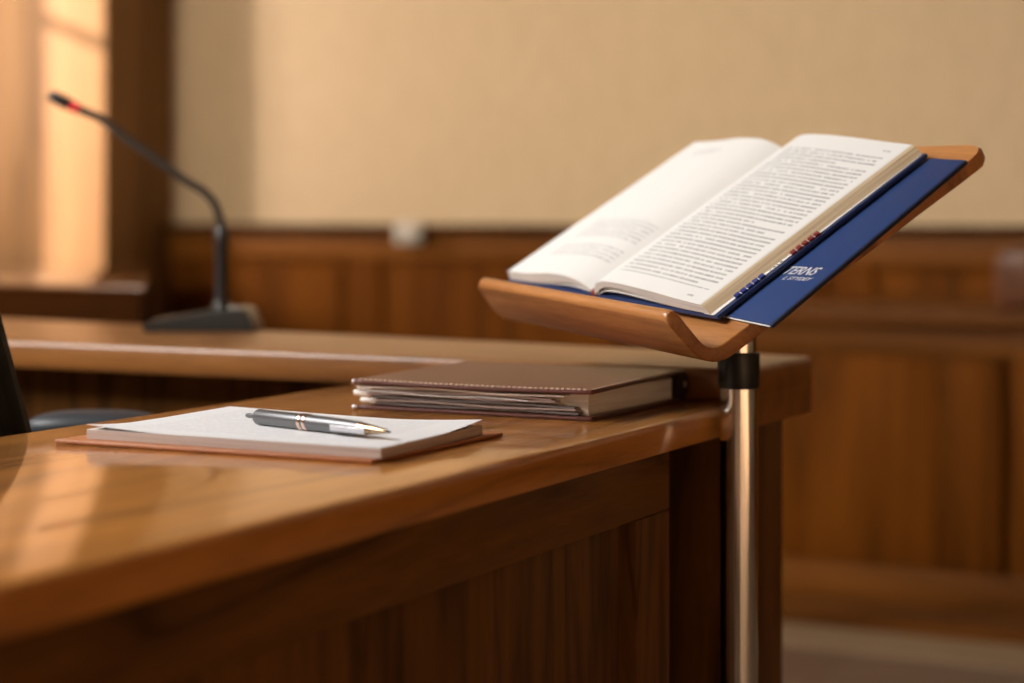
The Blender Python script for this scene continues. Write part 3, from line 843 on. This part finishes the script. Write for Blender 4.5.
obj('button', bm_lathe([(.012, 0), (.012, .0015), (.010, .003), (0, .0032)], sp + rx*.022 + Vector((0, 0, .0305)) - ry*.012, (-.1, 0, 1), n=20), GREYPL, mic)
obj('socket_ring', bm_lathe([(.014, .022), (.014, .036), (.0125, .040), (.0105, .041)], sp - rx*.0, (0, 0, 1), n=28), MIC_GREY, mic)
obj('stem', bm_lathe([(.0095, .038), (.0095, .118), (.0105, .122), (.0105, .140), (.008, .146), (.0055, .150)], sp, (0, 0, 1), n=28), BLACKM, mic)
Ys = 2.77
top = sp + Vector((0, 0, .148))
px = [(219, 216), (214, 203), (203, 191), (186, 181), (160, 162), (130, 141), (104, 121), (88, 113), (80, 110)]
pts = [top] + [at(u, v, Ys) for u, v in px]
obj('gooseneck', bm_tube(catmull(pts, 8), .0062), MIC_NECK, mic)
e1 = at(79, 109.5, Ys); e0 = at(49, 94.5, Ys); dd = (e0-e1); LL = dd.length
obj('ring_light', bm_lathe([(.0054, 0), (.0076, .001), (.0078, .003), (.0078, .012), (.0074, .013)], e1, dd, n=24), LED, mic)
obj('capsule', bm_lathe([(.0074, .0131), (.0088, .016), (.0092, .024), (.0088, LL-.006), (.006, LL-.001), (0, LL)], e1, dd, n=24), BLACKM, mic)

# ------------------------------------------------------------------ office chair behind the desk
ch = thing('office_chair', 'black office chair with grey armrest behind the desk at far left', 'chair', (-1.62, 1.62, 0))
def rounded_slab(wd, ht, th, r=.06):
    b = bmesh.new()
    pts = []
    for cx, cy, a0 in ((wd/2-r, ht-r, 0), (-wd/2+r, ht-r, 90), (-wd/2+r, r, 180), (wd/2-r, r, 270)):
        for i in range(7):
            a = math.radians(a0+90*i/6); pts.append((cx+r*math.cos(a), cy+r*math.sin(a)))
    lo = [b.verts.new((x, -th/2, z)) for x, z in pts]; f = b.faces.new(lo)
    r_ = bmesh.ops.extrude_face_region(b, geom=[f])
    for v in [g for g in r_['geom'] if isinstance(g, bmesh.types.BMVert)]: v.co.y = th/2
    bmesh.ops.recalc_face_normals(b, faces=b.faces)
    bmesh.ops.bevel(b, geom=[e for e in b.edges if e.calc_face_angle(0) > .8], offset=th*.35, segments=3, affect='EDGES')
    return b
CX, CY = -1.62, 1.62
M = Matrix.Translation((CX-.01, CY-.02, .46)) @ Matrix.Rotation(math.radians(-75), 4, 'Z') 
obj('backrest', xform(rounded_slab(.44, .44, .06, .10), Matrix.Translation((-1.438, 1.397, .50)) @ Matrix.Rotation(math.radians(27), 4, 'Z') @ Matrix.Rotation(math.radians(-15), 4, 'Y')), FABRIC, ch)
obj('seat', xform(rounded_slab(.46, .44, .08, .09), Matrix.Translation((-1.60, 1.46, .43)) @ Matrix.Rotation(math.radians(20), 4, 'Z') @ Matrix.Rotation(-PI/2, 4, 'X')), FABRIC, ch)
ar = at(82, 420, 2.12)
bm = bmesh.new(); bmesh.ops.create_uvsphere(bm, u_segments=32, v_segments=16, radius=1)
for v in bm.verts:
    k = lambda t, p: math.copysign(abs(t)**p, t)
    v.co = Vector((.015+.075*k(v.co.x, .75), .040*k(v.co.y, .75), -.006+.018*k(v.co.z, .8)))
obj('armrest', xform(bm, Matrix.Translation((ar.x, ar.y, ar.z-.001)) @ Matrix.Rotation(math.radians(27), 4, 'Z')), PADG, ch)
obj('armrest_post', bm_tube([(ar.x, ar.y, ar.z-.02), (ar.x-.01, ar.y-.01, .50), (-1.55, 1.66, .425)], .014), BLACKP, ch)
obj('gas_post', bm_lathe([(.025, .07), (.025, .40)], (-1.60, 1.62, 0), n=24), BLACKM, ch)
for i in range(5):
    a = 2*PI*i/5+.3; d = Vector((math.cos(a), math.sin(a), 0))
    c0 = Vector((-1.60, 1.62, .085))
    obj('base_leg', bm_tube([c0+d*.0, c0+d*.22+Vector((0, 0, -.02))], [.022, .014]), BLACKP, ch)
    obj('caster', bm_lathe([(.0, -.018), (.022, -.017), (.027, -.012), (.027, .012), (.022, .017), (0, .018)], c0+d*.22+Vector((0, 0, -.058)), (-d.y, d.x, 0), n=20), BLACKP, ch)

# ------------------------------------------------------------------ light
w = bpy.data.worlds.new('world'); sc.world = w; w.use_nodes = True
bg = w.node_tree.nodes['Background']; bg.inputs[0].default_value = (1, .86, .68, 1); bg.inputs[1].default_value = .03
def light(name, kind, energy, col, loc, rot=None, target=None, **kw):
    l = bpy.data.lights.new(name, kind); l.energy = energy; l.color = col
    for k, v in kw.items(): setattr(l, k, v)
    o = bpy.data.objects.new(name, l); COL.objects.link(o); o.location = loc
    if target is not None: o.rotation_euler = (Vector(target)-Vector(loc)).to_track_quat('-Z', 'Y').to_euler()
    return o
# low sun through the tall window
light('sun', 'SUN', 15, (1, .77, .64), (-8, 0, 4), target=Vector((-8, 0, 4))+Vector((1, 1, -.38)), angle=math.radians(.6))
# broad daylight from the big windows on the left, high side
light('window_daylight', 'AREA', 56, (1, .98, .955), (-3.2, .5, 2.8), target=(-1.0, 1.6, .8), shape='RECTANGLE', size=2.0, size_y=1.4, spread=math.radians(100))
# added fill lamp further back, no window there, brightening the plaster wall
light('wall_wash_fill', 'AREA', 27, (1, .86, .69), (-3.3, -1.2, 2.3), target=(-2.1, 4.9, 1.55), shape='RECTANGLE', size=2.4, size_y=1.0, spread=math.radians(52))

# sky seen through the tall window
light('window_sky', 'AREA', 17, (1, .84, .74), (-4.52, 3.80, 1.75), target=(-4.0, 4.56, 1.5), shape='RECTANGLE', size=.3, size_y=1.4, spread=math.radians(110))

sc.view_settings.view_transform = 'Standard'; sc.view_settings.look = 'None'
sc.view_settings.gamma = 1; sc.view_settings.use_curve_mapping = False
sc.view_settings.exposure = 0.0
sc.cycles.use_denoising = True
sc.cycles.max_bounces = 8
